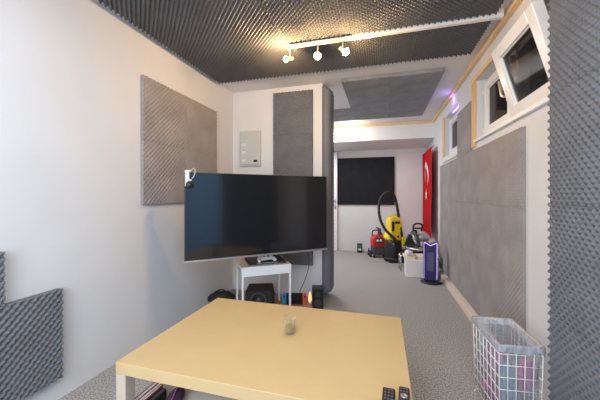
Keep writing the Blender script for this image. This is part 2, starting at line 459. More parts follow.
# ---------------------------------------------------------------- fuse box
t = thing('fuse_box', 'light grey metal fuse box cover on the white stub wall', 'fuse box', (-1.515, 3.19, 1.495))
obj('casing', bx((-.135, .135, -.03, 0, 0, .42)), M['grey'], t, bevel=.005)
dr = obj('cover_door', bx((-.120, .120, -.040, -.030, .015, .405)), M['grey'], t, bevel=.004)
for zz in (.05, .15, .24): obj('sticker', bx((-.10, -.05, -.0415, -.040, zz, zz + .03)), M['lightgrey'], dr)
obj('latch', bx((.055, .10, -.048, -.040, .045, .07)), M['black'], dr, bevel=.002)

# ---------------------------------------------------------------- television
TVR = math.atan2(.864, .963)
tv = thing('television', 'large flat-screen television angled out on a wall arm', 'television', (-.9965, 2.352, .628), TVR)
hw, hh = .645, .702
obj('housing', bx((-hw, hw, 0, .022, 0, hh), (-.42, .42, .022, .06, .05, .45)), M['darkgrey'], tv, bevel=.006)
bm = bmesh.new()
box(bm, -hw, -hw + .007, -.006, .02, 0, hh); box(bm, hw - .007, hw, -.006, .02, 0, hh)
box(bm, -hw, hw, -.006, .02, hh - .006, hh)
obj('bezel', bm, M['darkgrey'], tv, bevel=.002)
obj('bottom_strip', bx((-hw, hw, -.008, .02, -.006, .008)), M['silver'], tv, bevel=.002)
obj('screen', bx((-hw + .007, hw - .007, -.003, .001, .014, hh - .006)), M['screen'], tv)
# arm, reaching back to the stub wall (world-aligned points turned into local ones)
bm = bmesh.new()
inv = Matrix.Rotation(-TVR, 4, 'Z')
def tvl(x, y, z): return inv @ Vector((x + .9965, y - 2.352, z - .628))
box(bm, -.2, .2, .06, .075, .12, .5)
tube(bm, [(0, .075, .33), (0, .12, .33)], .02, 10)
tube(bm, [(0, .12, .33), tvl(-1.35, 2.75, .958)], .018, 8)
tube(bm, [tvl(-1.35, 2.75, .958), tvl(-1.31, 3.13, .958)], .018, 8)
p = tvl(-1.0, 3.14, .958)
box(bm, -.05, .05, -.06, .0, -.11, .11, 0, inv @ Matrix.Translation((-1.31 + .9965, 3.185 - 2.352, .33)))
obj('wall_arm', bm, M['black'], tv)

# webcam clipped on the TV
u = Vector((math.cos(TVR), math.sin(TVR), 0)); nrm = Vector((math.sin(TVR), -math.cos(TVR), 0))
p = Vector((-.9965, 2.352, 0)) + u * (-.612)
t = thing('webcam', 'white clip-on webcam with round black lens on television corner', 'webcam', (p.x, p.y, 1.20), TVR)
obj('clip', bx((-.030, .002, -.024, -.010, .02, .142), (-.030, .018, -.024, .035, .134, .146), (-.018, .018, -.030, -.010, .06, .075)), M['lightgrey'], t, bevel=.004)
bm = bmesh.new(); lathe(bm, [(.001, .0), (.024, .0), (.031, .006), (.031, .022), (.026, .027), (.001, .027)], 24, Matrix.Translation((.006, -.012, .030)) @ Matrix.Rotation(PI / 2, 4, 'X'))
l = obj('lens_body', bm, M['black'], t)
bm = bmesh.new(); lathe(bm, [(.001, .0), (.015, .0), (.017, .003), (.012, .005), (.001, .005)], 20, Matrix.Translation((.006, -.039, .030)) @ Matrix.Rotation(PI / 2, 4, 'X'))
obj('lens', bm, M['screen'], l)
bm = bmesh.new(); tube(bm, smooth_path([(.018, .0, .14), (.03, -.012, .16), (.045, -.012, .15), (.04, -.012, .11), (.022, -.014, .08)]), .004, 6)
obj('cable', bm, M['grey'], t)

# ---------------------------------------------------------------- side table under the TV
A = math.radians(35); sx, sy = .455, .40
t = thing('side_table', 'small white metal side table under the television', 'table', (-1.203, 2.35, 0), A)
obj('tray_top', bx((0, sx, 0, sy, .478, .50)), M['tabletop_cream'], t, bevel=.004)
obj('apron', bx((-.004, sx + .004, -.006, 0, .418, .502), (-.004, 0, 0, sy, .47, .502), (sx, sx + .004, 0, sy, .47, .502), (-.004, sx + .004, sy, sy + .006, .47, .502)), M['white'], t, bevel=.002)
for x in (.006, sx - .006):
    for y in (.004, sy - .004):
        obj('leg', bx((x - .009, x + .009, y - .009, y + .009, 0, .478)), M['white'], t, bevel=.003)
bm = bmesh.new()
for x in (.006, sx - .006):
    tube(bm, smooth_path([(x, .01, .40), (x, .05, .455), (x, .12, .47), (x, sy - .12, .47), (x, sy - .05, .455), (x, sy - .01, .40)]), .005, 6)
obj('side_arch', bm, M['white'], t)

def on_side(x, y, z):
    v = Matrix.Rotation(A, 4, 'Z') @ Vector((x, y, 0)); return (-1.203 + v.x, 2.35 + v.y, z)
t = thing('game_console', 'flat black game console lying on the white side table', 'game console', on_side(.245, .20, .502), A)
obj('casing', bx((-.175, .185, -.135, .14, 0, .022)), M['blackmat'], t, bevel=.004)
obj('top_panel', bx((-.165, -.02, -.125, .13, .022, .025)), M['darkgrey'], t, bevel=.001)
obj('disc_slot', bx((-.1, .1, -.1365, -.134, .009, .013)), M['grey'], t)

# game controller
t = thing('game_controller', 'white game controller resting on the black console', 'controller', on_side(.235, .085, .528), A + .1)
bm = bmesh.new()
for s in (-1, 1):
    tube(bm, smooth_path([(0, .015, .026), (s * .03, .015, .028), (s * .055, .010, .027), (s * .070, -.015, .022), (s * .078, -.05, .014)]), lambda f: .024 - .010 * f * f, 12)
box(bm, -.05, .05, -.012, .035, .010, .042)
obj('shell', bm, M['white'], t, bevel=.006, smooth=True)
for x, y in ((-.022, -.008), (.022, -.008)):
    bm = bmesh.new(); lathe(bm, [(.006, 0), (.006, .014), (.011, .016), (.011, .02), (.006, .021)], 12, Matrix.Translation((x, y, .040))); obj('thumbstick', bm, M['black'], t)
bm = bmesh.new(); box(bm, -.022, .022, .004, .028, .042, .045)
obj('touch_pad', bm, M['darkgrey'], t, bevel=.001)
bm = bmesh.new()
for x, y in ((.05, .012), (.06, .02), (.04, .02), (.05, .028)): lathe(bm, [(.004, 0), (.004, .006)], 8, Matrix.Translation((x, y, .048)))
obj('button_cluster', bm, M['darkgrey'], t)
obj('direction_pad', bx((-.062, -.038, .017, .023, .047, .053), (-.053, -.047, .008, .032, .047, .053)), M['darkgrey'], t)

# ---------------------------------------------------------------- things on the floor behind the coffee table
# subwoofer
def W(px, d):   # world x,y of a pixel column at depth d
    l = (px - 300) / 290 * d; s_, c_ = math.sin(math.radians(15.8)), math.cos(math.radians(15.8))
    return (-d * s_ + l * c_, d * c_ + l * s_)
x, y = W(258.5, 2.88)
t = thing('subwoofer', 'black subwoofer box on the floor under the side table', 'speaker', (x, y, 0), math.radians(18))
bm = bmesh.new(); prism(bm, [(-.135, 0), (.145, 0), (.150, .09), (.125, .198), (-.13, .195)], -.0, .26)
obj('cabinet', bm, M['blackmat'], t, bevel=.008)
bm = bmesh.new(); lathe(bm, [(.085, 0), (.085, .010), (.077, .012), (.068, .002), (.035, -.01), (.026, .002), (.001, .006)], 32, Matrix.Translation((.0, 0, .10)) @ Matrix.Rotation(PI / 2, 4, 'X'))
obj('cone', bm, M['darkgrey'], t)
# bag
x, y = W(220, 3.08)
t = thing('black_bag', 'low black bag on the floor left of the subwoofer', 'bag', (x, y, 0), .2)
bm = bmesh.new()
bmesh.ops.create_icosphere(bm, subdivisions=4, radius=1)
for v in bm.verts:
    c = v.co.copy(); n_ = noise.noise(c * 2.2) * .16
    k = 1 + n_
    v.co = Vector((c.x * .15 * k, c.y * .09 * k, .062 + c.z * .064 * k * (1 + .35 * c.x)))
    v.co.z = max(0, v.co.z)
obj('body', bm, M['blackmat'], t, smooth=True)
bm = bmesh.new(); tube(bm, smooth_path([(-.09, 0, .07), (-.05, -.01, .120), (.03, -.01, .150), (.08, 0, .10)]), .008, 8)
obj('carry_strap', bm, M['black'], t)
# board
x, y = W(296, 3.04)
tag(obj('floor_board', bx((-.22, .21, -.08, .10, 0, .02)), M['woodfloor'], bevel=.003), 'brown wooden board on the floor beneath the handheld console', 'board')
bo = bpy.data.objects['floor_board']; bo.location = (x, y, 0); bo.rotation_euler = (0, 0, .15)
# handheld console: black slab with blue and red grips
x, y = W(294.5, 3.0)
t = thing('handheld_console', 'handheld game console with blue left and red right grips', 'game console', (x, y, .021), .26)
obj('screen_body', bx((-.085, .085, -.008, .008, 0, .118)), M['black'], t, bevel=.003)
obj('display', bx((-.072, .072, -.0095, -.008, .014, .104)), M['screen'], t)
for s, mm in ((-1, 'blue'), (1, 'redjoy')):
    bm = bmesh.new()
    poly = [(0, 0), (.018, 0), (.030, .006), (.038, .02), (.038, .098), (.030, .112), (.018, .118), (0, .118)]
    prism(bm, [(s * (.087 + a), b) for a, b in poly], -.010, .010)
    g = obj('grip', bm, M[mm], t, bevel=.003)
    g['label'] = 'blue left grip' if s < 0 else 'red right grip'
    bm = bmesh.new(); lathe(bm, [(.006, 0), (.006, .006), (.009, .008), (.009, .011)], 12, Matrix.Translation((s * .106, -.010, .085)) @ Matrix.Rotation(PI / 2, 4, 'X'))
    for dx, dz in ((0, .012), (0, -.012), (.010, 0), (-.010, 0)):
        lathe(bm, [(.003, 0), (.003, .004)], 8, Matrix.Translation((s * .106 + dx, -.010, .05 + dz)) @ Matrix.Rotation(PI / 2, 4, 'X'))
    obj('thumbstick', bm, M['black'], g)
# small amber lamp
x, y = W(310, 3.02)
t = thing('night_light', 'tiny glowing amber night light beside the small black speaker', 'lamp', (x, y, .021))
bm = bmesh.new(); lathe(bm, [(.020, 0), (.022, .01), (.016, .018)], 16); obj('base', bm, M['cream'], t)
bm = bmesh.new(); lathe(bm, [(.012, .018), (.020, .035), (.019, .07), (.012, .10), (.004, .125)], 16); obj('lamp_shade', bm, M['glow'], t)
# speaker
x, y = W(317.5, 2.97)
t = thing('desk_speaker', 'small upright black speaker at the foot of the stub wall', 'speaker', (x, y, 0), .25)
obj('cabinet', bx((-.056, .056, -.05, .08, 0, .205)), M['black'], t, bevel=.004)
for z, r in ((.065, .036), (.145, .026)):
    bm = bmesh.new(); lathe(bm, [(r, 0), (r, .004), (r * .85, .005), (r * .4, -.006), (r * .3, .0), (.001, .002)], 20, Matrix.Translation((0, -.05, z)) @ Matrix.Rotation(PI / 2, 4, 'X'))
    obj('driver', bm, M['darkgrey'], t)
# cable from the TV
bm = bmesh.new()
a = W(299, 3.0); b_ = W(305, 3.05); c_ = W(309, 3.08); e_ = W(310, 2.85)
tube(bm, smooth_path([(a[0] - .02, a[1] + .07, .006), (a[0], a[1] + .03, .14), (b_[0], b_[1], .26), (c_[0], c_[1], .42), (c_[0] - .02, c_[1] - .02, .62), (e_[0] - .08, e_[1], .75)]), .004, 6)
tag(obj('power_cable', bm, M['darkgrey']), 'thin dark cable hanging from the television down to floor', 'cable')

# ---------------------------------------------------------------- coffee table
TX0, TX1, TY0, TY1 = -1.082, .102, .965, 1.757
t = thing('coffee_table', 'large low beige coffee table with square legs', 'table', ((TX0 + TX1) / 2, (TY0 + TY1) / 2, 0))
cx, cy = (TX1 - TX0) / 2, (TY1 - TY0) / 2
obj('tabletop', bx((-cx, cx, -cy, cy, .40, .45)), M['table'], t, bevel=.002)
for x in (-cx + .001, cx - .051):
    for y in (-cy + .001, cy - .051):
        obj('leg', bx((x, x + .05, y, y + .05, 0, .40)), M['tableleg'], t, bevel=.002)
obj('shelf', bx((-cx + .03, cx - .03, -cy + .055, cy - .055, .19, .206)), M['shelf'], t, bevel=.002)

# tumbler
t = thing('glass_tumbler', 'clear glass tumbler with yellow-green drink on the coffee table', 'glass', (-.4535, 1.407, .4505))
bm = bmesh.new()
lathe(bm, [(.001, 0), (.026, 0), (.029, .004), (.0345, .082), (.0325, .082), (.0272, .010), (.001, .009)], 32, cap=False)
bmesh.ops.remove_doubles(bm, verts=bm.verts[:], dist=.0008)
obj('glass_wall', bm, M['tumbler'], t)
bm = bmesh.new(); lathe(bm, [(.001, .0102), (.0265, .0102), (.0288, .036), (.001, .036)], 32)
obj('drink', bm, M['drink'], t)

# remotes
def remote(x, y, rz, w, L, label, k):
    t = thing('remote_control', label, 'remote', (x, y, .4505), rz, 'remote controls on the coffee table')
    obj('casing', bx((-w / 2, w / 2, -L, 0, 0, .016)), M['black'], t, bevel=.005)
    bm = bmesh.new()
    for r in range(7):
        for c in range(3):
            xx = (c - 1) * w * .27; yy = -.014 - r * .0165
            if -yy > L - .008: continue
            lathe(bm, [(.0036, 0), (.0036, .0022)], 8, Matrix.Translation((xx, yy, .016)))
    obj('buttons', bm, M['button'], t)
    if k:
        bm = bmesh.new(); lathe(bm, [(.011, 0), (.012, .002), (.007, .0025), (.006, .001)], 20, Matrix.Translation((0, -.055, .017)))
        obj('dial', bm, M['silver'], t)
remote(.024, 1.085, math.radians(-3), .042, .135, 'black remote control on coffee table, the left and nearer one', 0)
remote(.077, 1.105, math.radians(-5), .036, .145, 'black remote control on coffee table, nearest its right edge', 1)

# things on the shelf under the table
for k, (x0, x1, mm, lab, zt, nm) in enumerate((
        (-1.045, -1.024, 'maroon', 'maroon slim book on the table shelf, leftmost of the row', .262, 'book'),
        (-1.022, -1.006, 'paper', 'white slim book on the table shelf beside the maroon one', .258, 'book'),
        (-1.004, -.990, 'maroon', 'dark red slim book on table shelf, third from the left', .264, 'book'),
        (-.988, -.960, 'black', 'thick black book at the right end of the shelf row', .256, 'book'))):
    t = thing(nm, lab, 'book', ((x0 + x1) / 2, 1.16 - .012 * k, .2065), 0, 'row of books on the table shelf')
    h_ = zt - .2065; w_ = (x1 - x0) / 2
    bm = bmesh.new(); box(bm, -w_, -w_ + .002, -.14, 0, 0, h_); box(bm, w_ - .002, w_, -.14, 0, 0, h_); box(bm, -w_, w_, -.002, 0, 0, h_)
    obj('cover', bm, M[mm], t)
    obj('pages', bx((-w_ + .0022, w_ - .0022, -.137, -.0025, .001, h_ - .003)), M['paper'] if mm != 'black' else M['darkgrey'], t)
t = thing('fabric_pouch', 'dark plum soft pouch on the table shelf beside books', 'pouch', (-.90, 1.10, .2065), .3)
bm = bmesh.new(); bmesh.ops.create_icosphere(bm, subdivisions=4, radius=1)
for v in bm.verts:
    c = v.co.copy(); k = 1 + .12 * noise.noise(c * 2.5)
    v.co = Vector((c.x * .035 * k, c.y * .085 * k, max(0, .024 + c.z * .026 * k)))
obj('body', bm, M['purple'], t, smooth=True)
bm = bmesh.new(); tube(bm, smooth_path([(0, -.06, .048), (.004, -.02, .052), (-.003, .03, .052), (0, .07, .042)]), .0025, 6)
obj('zip', bm, M['pinkB'], t)

# ---------------------------------------------------------------- wire basket with liner
q = [Vector((.545, 1.613)), Vector((.735, 1.634)), Vector((.722, 1.955)), Vector((.520, 1.935))]   # near-left, near-right, far-right, far-left
t = thing('wire_basket', 'white wire waste basket with translucent liner beside right wall', 'basket', (.63, 1.78, 0))
O = Vector((.63, 1.78))
q = [v - O for v in q]; H = .425
def lerpq(e, f, z, s=1):
    a, b = q[e], q[(e + 1) % 4]; p = (a + (b - a) * f) * (s * (.93 + .07 * z / H)); return Vector((p.x, p.y, z))
for e, nm in enumerate(('near', 'right', 'far', 'left')):
    bm = bmesh.new(); nv = 5 if e % 2 == 0 else 7
    for k in range(nv):
        f = k / nv
        tube(bm, [lerpq(e, f, .012), lerpq(e, f, H)], .0022, 6)
    for z in (.012, .03, .09, .15, .21, .27, .33, .385):
        tube(bm, [lerpq(e, 0, z), lerpq(e, 1, z)], .0020, 6)
    g = obj('wire_side', bm, M['wire'], t)
bm = bmesh.new()
for k in range(6):
    f = k / 5; tube(bm, [lerpq(0, f, .012), lerpq(2, 1 - f, .012)], .002, 6)
obj('wire_bottom', bm, M['wire'], t)
bm = bmesh.new(); tube(bm, [lerpq(e, 0, H) for e in range(4)], .0045, 8, closed=True)
obj('rim', bm, M['rim'], t)
for sgn in range(2):
    bm = bmesh.new(); e = 3
    tube(bm, [lerpq(3, .02, .012) if sgn else lerpq(3, .98, .012), (lerpq(3, .02, .0) if sgn else lerpq(3, .98, .0)) + Vector((-.008, 0, 0))], .004, 6)
    obj('foot', bm, M['wire'], t)
# liner: a separate thing inside the basket
lin = bmesh.new(); NP = 96; levels = []
def per(f):
    f = (f % 1) * 4; e = int(f) % 4; return e, f - int(f)
prof = [(.03, .80), (.05, .93), (.12, .95), (.20, .95), (.28, .955), (.36, .965), (.40, .975), (.432, 1.0), (.434, 1.035), (.425, 1.045), (.415, 1.048), (.405, 1.046), (.396, 1.043)]
for li, (z, s) in enumerate(prof):
    rg = []
    for k in range(NP):
        e, f = per(k / NP); p = lerpq(e, f, H, s)
        p.x *= (.93 + .07 * min(z, H) / H); p.y *= (.93 + .07 * min(z, H) / H)
        w_ = noise.noise(Vector((k * .35, z * 6, li * .13 if li < 8 else 3))) * (.018 if li < 7 else .006)
        n2 = Vector((p.x, p.y, 0)).normalized()
        if li < 7: w_ = -abs(w_) * 1.6
        elif li > 7: w_ = abs(w_)
        zz = z + (noise.noise(Vector((k * .22, 7, 0))) * .022 if li == len(prof) - 1 else 0)
        rg.append(lin.verts.new((p.x + n2.x * w_, p.y + n2.y * w_, zz)))
    levels.append(rg)
for A_, B_ in zip(levels, levels[1:]):
    for k in range(NP):
        f = lin.faces.new((A_[k], A_[(k + 1) % NP], B_[(k + 1) % NP], B_[k])); f.smooth = True; f.material_index = int(levels.index(A_) >= 6)
lin.faces.new(levels[0])
o = tag(obj('bin_liner', lin, [M['liner'], M['lip']]), 'translucent grey plastic liner folded over the wire basket rim', 'bin liner')
o.location = (.63, 1.78, 0)
def crumple(name, mm, x, y, z, r, label, seed, st=(1, 1, 1)):
    bm = bmesh.new(); bmesh.ops.create_icosphere(bm, subdivisions=3, radius=1)
    for v in bm.verts:
        c = v.co.copy(); k = 1 + .35 * noise.noise(c * 1.7 + Vector((seed, 0, 0))) + .16 * noise.noise(c * 5 + Vector((seed, 3, 0)))
        v.co = Vector((c.x * st[0], c.y * st[1], c.z * st[2])) * r * k
    tag(obj(name, bm, M[mm], loc=(x, y, z)), label, 'rubbish', 'crumpled wrappers inside the waste basket')
crumple('crumpled_wrapper', 'pinkA', .595, 1.80, .27, .050, 'pale pink crumpled wrapper in basket, against its left side', 1, (.6, 1.5, 1.7))
crumple('crumpled_wrapper', 'pinkB', .690, 1.690, .26, .042, 'magenta crumpled wrapper in basket near its right front', 5, (.8, .7, 1.8))
crumple('crumpled_wrapper', 'bluew', .61, 1.69, .20, .050, 'steel-blue crumpled wrapper at the front of the basket', 9, (.8, .6, 2.2))
crumple('crumpled_wrapper', 'pinkB', .60, 1.80, .11, .055, 'magenta crumpled wrapper at the bottom of the basket', 13, (1, 1.5, 1.1))
crumple('crumpled_wrapper', 'pinkA', .59, 1.89, .22, .040, 'small pink crumpled wrapper in basket, at its far left corner', 17, (.7, .8, 1.6))

# ---------------------------------------------------------------- spotlights
t = thing('spotlight_bar', 'white ceiling bar carrying three small warm lit spotlights', 'light', (-.48, 2.205, 2.312))
obj('bar', bx((-.25, .26, -.014, .014, .008, .034)), M['grey'], t, bevel=.003)
heads = []
def head(bx_, tgt, L=.075, r0=.016, r1=.024, base=None, dz=-.05):
    """a small head hung from the bar at bar-x bx_, pointing along tgt"""
    dvec = Vector(tgt).normalized(); pos = Vector((bx_, -.012, dz))
    bm = bmesh.new()
    tube(bm, [(bx_, 0, .0), pos], .006, 8)
    q_ = dvec.to_track_quat('Z', 'Y').to_matrix().to_4x4(); mt = Matrix.Translation(pos) @ q_
    lathe(bm, [(r0 * .6, -L * .45), (r0, -L * .38), (r0, 0), (r1, L * .45), (r1 * .95, L * .5), (r1 * .8, L * .42), (r1 * .5, L * .2)], 20, mt)
    h = obj('lamp_head', bm, M['grey'], t)
    bm = bmesh.new(); lathe(bm, [(.004, L * .22), (r1 * .74, L * .36), (r1 * .84, L * .52), (r1 * .5, L * .66), (.002, L * .70)], 16, mt)
    obj('bulb', bm, M['bulb'], h)
    return Vector(t.location) + pos + dvec * (L * .70 + .03), dvec
heads.append(head(-.225, (-.72, -.62, -.28), dz=-.078, r1=.027))
heads.append(head(.0, (.19, -.87, -.45), dz=-.085, r1=.029))
heads.append(head(.195, (.50, -.50, -.60), L=.10, dz=-.065, r1=.028))

# far ceiling lamp
t = thing('ceiling_spot', 'small lit lamp hanging under the far pine batten', 'light', (-.53, 5.215, 2.40))
bm = bmesh.new(); lathe(bm, [(.035, 0), (.035, -.012), (.008, -.018), (.008, -.07), (.02, -.085), (.022, -.10)], 16); obj('fitting', bm, M['white'], t)
bm = bmesh.new(); lathe(bm, [(.018, -.095), (.028, -.115), (.028, -.13), (.016, -.148), (.002, -.152)], 16)
bo = obj('bulb', bm, M['glow'], t); bo.data.materials[0] = mat('far_bulb', (1, .9, .7), .3, emit=(1, .82, .55), estr=9)

# ---------------------------------------------------------------- flag
def wave(y, z): return .006 * math.sin(y * 11 + z * 1.5) + .003 * math.sin(y * 27) + .004 * math.sin(z * 6)
FX, FY0, FY1, FZ0, FZ1 = .745, 4.93, 5.93, .45, 1.91
t = thing('flag', 'red flag with white crescent and star hung on right wall', 'flag', (.8, (FY0 + FY1) / 2, FZ0))
def F(y, z, off=0): return (FX + wave(y, z) - off - .8, y - (FY0 + FY1) / 2, z - FZ0)
bm = bmesh.new(); g = []
for j in range(41):
    g.append([bm.verts.new(F(FY0 + (FY1 - FY0) * i / 40, FZ0 + .04 * math.sin(i / 40 * 3) + (FZ1 - FZ0 - .04 * math.sin(i / 40 * 3)) * j / 40)) for i in range(41)])
for j in range(40):
    for i in range(40): bm.faces.new((g[j][i], g[j][i + 1], g[j + 1][i + 1], g[j + 1][i])).smooth = True
cl = obj('cloth', bm, M['flag'], t)
yc, zc, R1, R2, off = (FY0 + FY1) / 2, 1.50, .225, .18, .056
bm = bmesh.new()
# crescent: outer arc minus inner circle shifted down (horns point to the floor)
xi = (R1 ** 2 - R2 ** 2 + off ** 2) / (2 * off); th1 = math.acos(max(-1, min(1, xi / R1))); th2 = math.acos(max(-1, min(1, (xi - off) / R2)))
no, prev = 48, None
for k in range(no + 1):
    f = k / no
    ao = th1 + (2 * PI - 2 * th1) * f; ai = th2 + (2 * PI - 2 * th2) * f
    po = (yc + R1 * math.sin(ao), zc - R1 * math.cos(ao)); pi_ = (yc + R2 * math.sin(ai), zc - off - R2 * math.cos(ai))
    rowp = [bm.verts.new(F(po[0] + (pi_[0] - po[0]) * s / 4, po[1] + (pi_[1] - po[1]) * s / 4, .009)) for s in range(5)]
    if prev:
        for s in range(4): bm.faces.new((prev[s], prev[s + 1], rowp[s + 1], rowp[s]))
    prev = rowp
obj('crescent', bm, M['flagw'], cl)
bm = bmesh.new(); zs = 1.155; c0 = bm.verts.new(F(yc, zs, .009)); st = []
for k in range(10):
    r_ = .115 if k % 2 == 0 else .044; a_ = PI / 2 + k * PI / 5
    st.append(bm.verts.new(F(yc + r_ * math.cos(a_), zs + r_ * math.sin(a_), .009)))
for k in range(10): bm.faces.new((c0, st[k], st[(k + 1) % 10]))
obj('star', bm, M['flagw'], cl)
bm = bmesh.new(); tube(bm, [(-.02, -.47, 1.47), (-.02, .46, 1.47)], .008, 8)
obj('hanging_rod', bm, M['maroon'], t)

# ---------------------------------------------------------------- wet and dry vacuum
x, y = W(393.5, 5.02)
t = thing('vacuum_cleaner', 'yellow and black wet-dry vacuum cleaner with looping hose', 'vacuum cleaner', (x, y, 0), math.radians(22))
bm = bmesh.new(); lathe(bm, [(.10, .05), (.135, .06), (.145, .10), (.148, .30), (.14, .36), (.12, .375)], 28)
obj('drum', bm, M['drum'], t)
bm = bmesh.new(); lathe(bm, [(.14, .02), (.165, .035), (.165, .075), (.14, .09)], 28)
ch = obj('chassis', bm, M['black'], t)
for k in range(4):
    a_ = PI / 4 + k * PI / 2; bm = bmesh.new()
    lathe(bm, [(.001, -.012), (.026, -.012), (.028, 0), (.026, .012), (.001, .012)], 14, Matrix.Translation((.15 * math.cos(a_), .15 * math.sin(a_), .028)) @ Matrix.Rotation(PI / 2, 4, 'X'))
    obj('wheel', bm, M['black'], ch)
bm = bmesh.new()
prism(bm, [(-.13, .375), (.135, .375), (.15, .43), (.12, .50), (.115, .70), (.085, .765), (-.06, .765), (-.095, .70), (-.085, .52), (-.14, .43)], -.10, .12)
hd = obj('motor_head', bm, M['yellow'], t, bevel=.02, seg=3)
bm = bmesh.new(); box(bm, -.075, -.03, -.112, -.098, .53, .70); box(bm, -.02, .07, -.112, -.098, .66, .70)
obj('side_panel', bm, M['black'], hd, bevel=.006)
bm = bmesh.new(); tube(bm, smooth_path([(-.05, 0, .75), (-.045, 0, .80), (.05, 0, .80), (.075, 0, .75)]), .012, 8)
obj('carry_handle', bm, M['yellow'], hd)
for xx in (-.055, .035):
    bm = bmesh.new(); lathe(bm, [(.018, 0), (.018, .02), (.012, .026), (.001, .026)], 14, Matrix.Translation((xx, -.10, .44)) @ Matrix.Rotation(PI / 2, 4, 'X')); obj('knob', bm, M['black'], hd)
bm = bmesh.new(); box(bm, .09, .15, -.155, -.10, .26, .44); obj('latch', bm, M['yellow'], t, bevel=.008)
bm = bmesh.new(); lathe(bm, [(.03, 0), (.03, .05), (.024, .055)], 14, Matrix.Translation((.0, -.14, .34)) @ Matrix.Rotation(PI / 2, 4, 'X')); obj('hose_socket', bm, M['black'], t)
rt = Matrix.Rotation(-math.radians(22), 4, 'Z')
def vz(px, py, d):
    X, Y = W(px, d); v = rt @ Vector((X - x, Y - y, 0)); return (v.x, v.y, CAMH - d * (py - 194.5) / 290)
hp = smooth_path([(.0, -.19, .34), vz(391, 235.5, 4.78), vz(385, 229, 4.8), vz(380.5, 220, 4.85), vz(378.8, 208, 4.9), vz(381, 198, 4.95), vz(386.5, 192.8, 4.98), vz(392.5, 193.5, 5.0), vz(396, 201, 5.0), vz(398.5, 215, 4.98), vz(400.5, 228, 4.95), vz(403, 243, 4.92)], 16)
bm = bmesh.new(); tube(bm, hp, lambda f: .0235 + .0022 * math.sin(f * 900), 10)
obj('hose', bm, M['blackmat'], t)

# ---------------------------------------------------------------- red compressor
x, y = W(377.5, 5.36)
t = thing('compressor', 'small red and black air compressor on wheels by far wall', 'compressor', (x, y, 0), math.radians(18))
bm = bmesh.new(); prism(bm, [(-.10, .05), (.12, .05), (.125, .20), (-.11, .21)], -.09, .10); obj('lower_body', bm, M['darkgrey'], t, bevel=.02, seg=3)
bm = bmesh.new(); prism(bm, [(-.11, .205), (.115, .205), (.12, .34), (.09, .41), (-.06, .41), (-.115, .34)], -.085, .095); up_ = obj('upper_body', bm, M['red'], t, bevel=.02, seg=3)
bm = bmesh.new(); box(bm, -.06, .07, -.10, -.084, .27, .37); obj('control_panel', bm, M['darkgrey'], up_, bevel=.005)
for xx in (-.03, .03):
    bm = bmesh.new(); lathe(bm, [(.022, 0), (.022, .012), (.001, .014)], 14, Matrix.Translation((xx, -.10, .32)) @ Matrix.Rotation(PI / 2, 4, 'X')); obj('gauge', bm, M['lightgrey'], up_)
bm = bmesh.new(); tube(bm, smooth_path([(-.10, 0, .39), (-.09, 0, .48), (-.02, 0, .50), (.04, 0, .48), (.09, 0, .40)]), .011, 8); obj('carry_handle', bm, M['black'], t)
bm = bmesh.new(); box(bm, .01, .06, -.02, .03, .41, .53); tube(bm, [(.03, 0, .53), (-.03, 0, .545)], .012, 8); obj('motor_cap', bm, M['darkgrey'], t, bevel=.008)
for xx in (-.125, .135):
    bm = bmesh.new(); lathe(bm, [(.001, -.018), (.055, -.018), (.06, -.010), (.06, .010), (.055, .018), (.001, .018)], 20, Matrix.Translation((xx, .04, .062)) @ Matrix.Rotation(PI / 2, 4, 'Y')); obj('wheel', bm, M['black'], t)
for xx in (-.08, .09):
    bm = bmesh.new(); lathe(bm, [(.015, 0), (.018, .055)], 10, Matrix.Translation((xx, -.06, 0))); obj('foot', bm, M['black'], t)

# small box and bottle on the floor at the back
x, y = W(359.7, 5.78)
t = thing('bait_box', 'small dark green and black box against the far wall', 'box', (x, y, 0), .1)
obj('casing', bx((-.05, .05, -.03, .03, 0, .18)), M['black'], t, bevel=.006)
obj('front_label', bx((-.042, .042, -.032, -.030, .10, .165)), M['green'], t); obj('pale_label', bx((-.03, .03, -.032, -.030, .05, .085)), M['lightgrey'], t)
x, y = W(368.8, 5.55)
t = thing('small_bottle', 'slim black bottle standing left of the red compressor', 'bottle', (x, y, 0))
bm = bmesh.new(); lathe(bm, [(.001, 0), (.022, 0), (.024, .01), (.024, .08), (.012, .10), (.011, .115)], 16); obj('body', bm, M['black'], t)
bm = bmesh.new(); lathe(bm, [(.013, .112), (.013, .135), (.001, .137)], 12); obj('cap', bm, M['darkgrey'], t)

# ---------------------------------------------------------------- boxes and tools at the right
x, y = .335, 4.36
t = thing('white_box', 'plain white cardboard box on carpet beside tower heater', 'box', (.455, 4.46, 0), 0)
obj('carton', bx((-.135, .135, -.14, .14, 0, .235)), M['boxwhite'], t, bevel=.004)
obj('lid', bx((-.139, .139, -.144, .144, .20, .242)), M['boxwhite'], t, bevel=.003)
t = thing('flat_carton', 'flat cream carton lying on top of the white box', 'box', (.455, 4.47, .243), .08)
obj('carton', bx((-.15, .15, -.12, .13, 0, .04)), M['cream'], t, bevel=.003)
obj('tape', bx((-.02, .02, -.1205, .1305, -.0003, .041)), M['card'], t)
crump = tag(obj('crumpled_paper', bmesh.new(), M['paper']), 'crumpled white paper on the carton edge left of the tools', 'paper')
bm = bmesh.new(); bmesh.ops.create_icosphere(bm, subdivisions=3, radius=1)
for v in bm.verts:
    c = v.co.copy(); v.co = Vector((c.x * .05, c.y * .05, .038 + c.z * .038)) * (1 + .3 * noise.noise(c * 2.4))
    v.co.z = max(v.co.z, 0)
bm.to_mesh(crump.data); bm.free(); crump.location = (.365, 4.41, .285)
t = thing('mint_box', 'pale mint box standing behind the tower heater', 'box', (.69, 4.52, 0), 0)
obj('carton', bx((-.085, .075, -.08, .09, 0, .30)), M['mint'], t, bevel=.003)
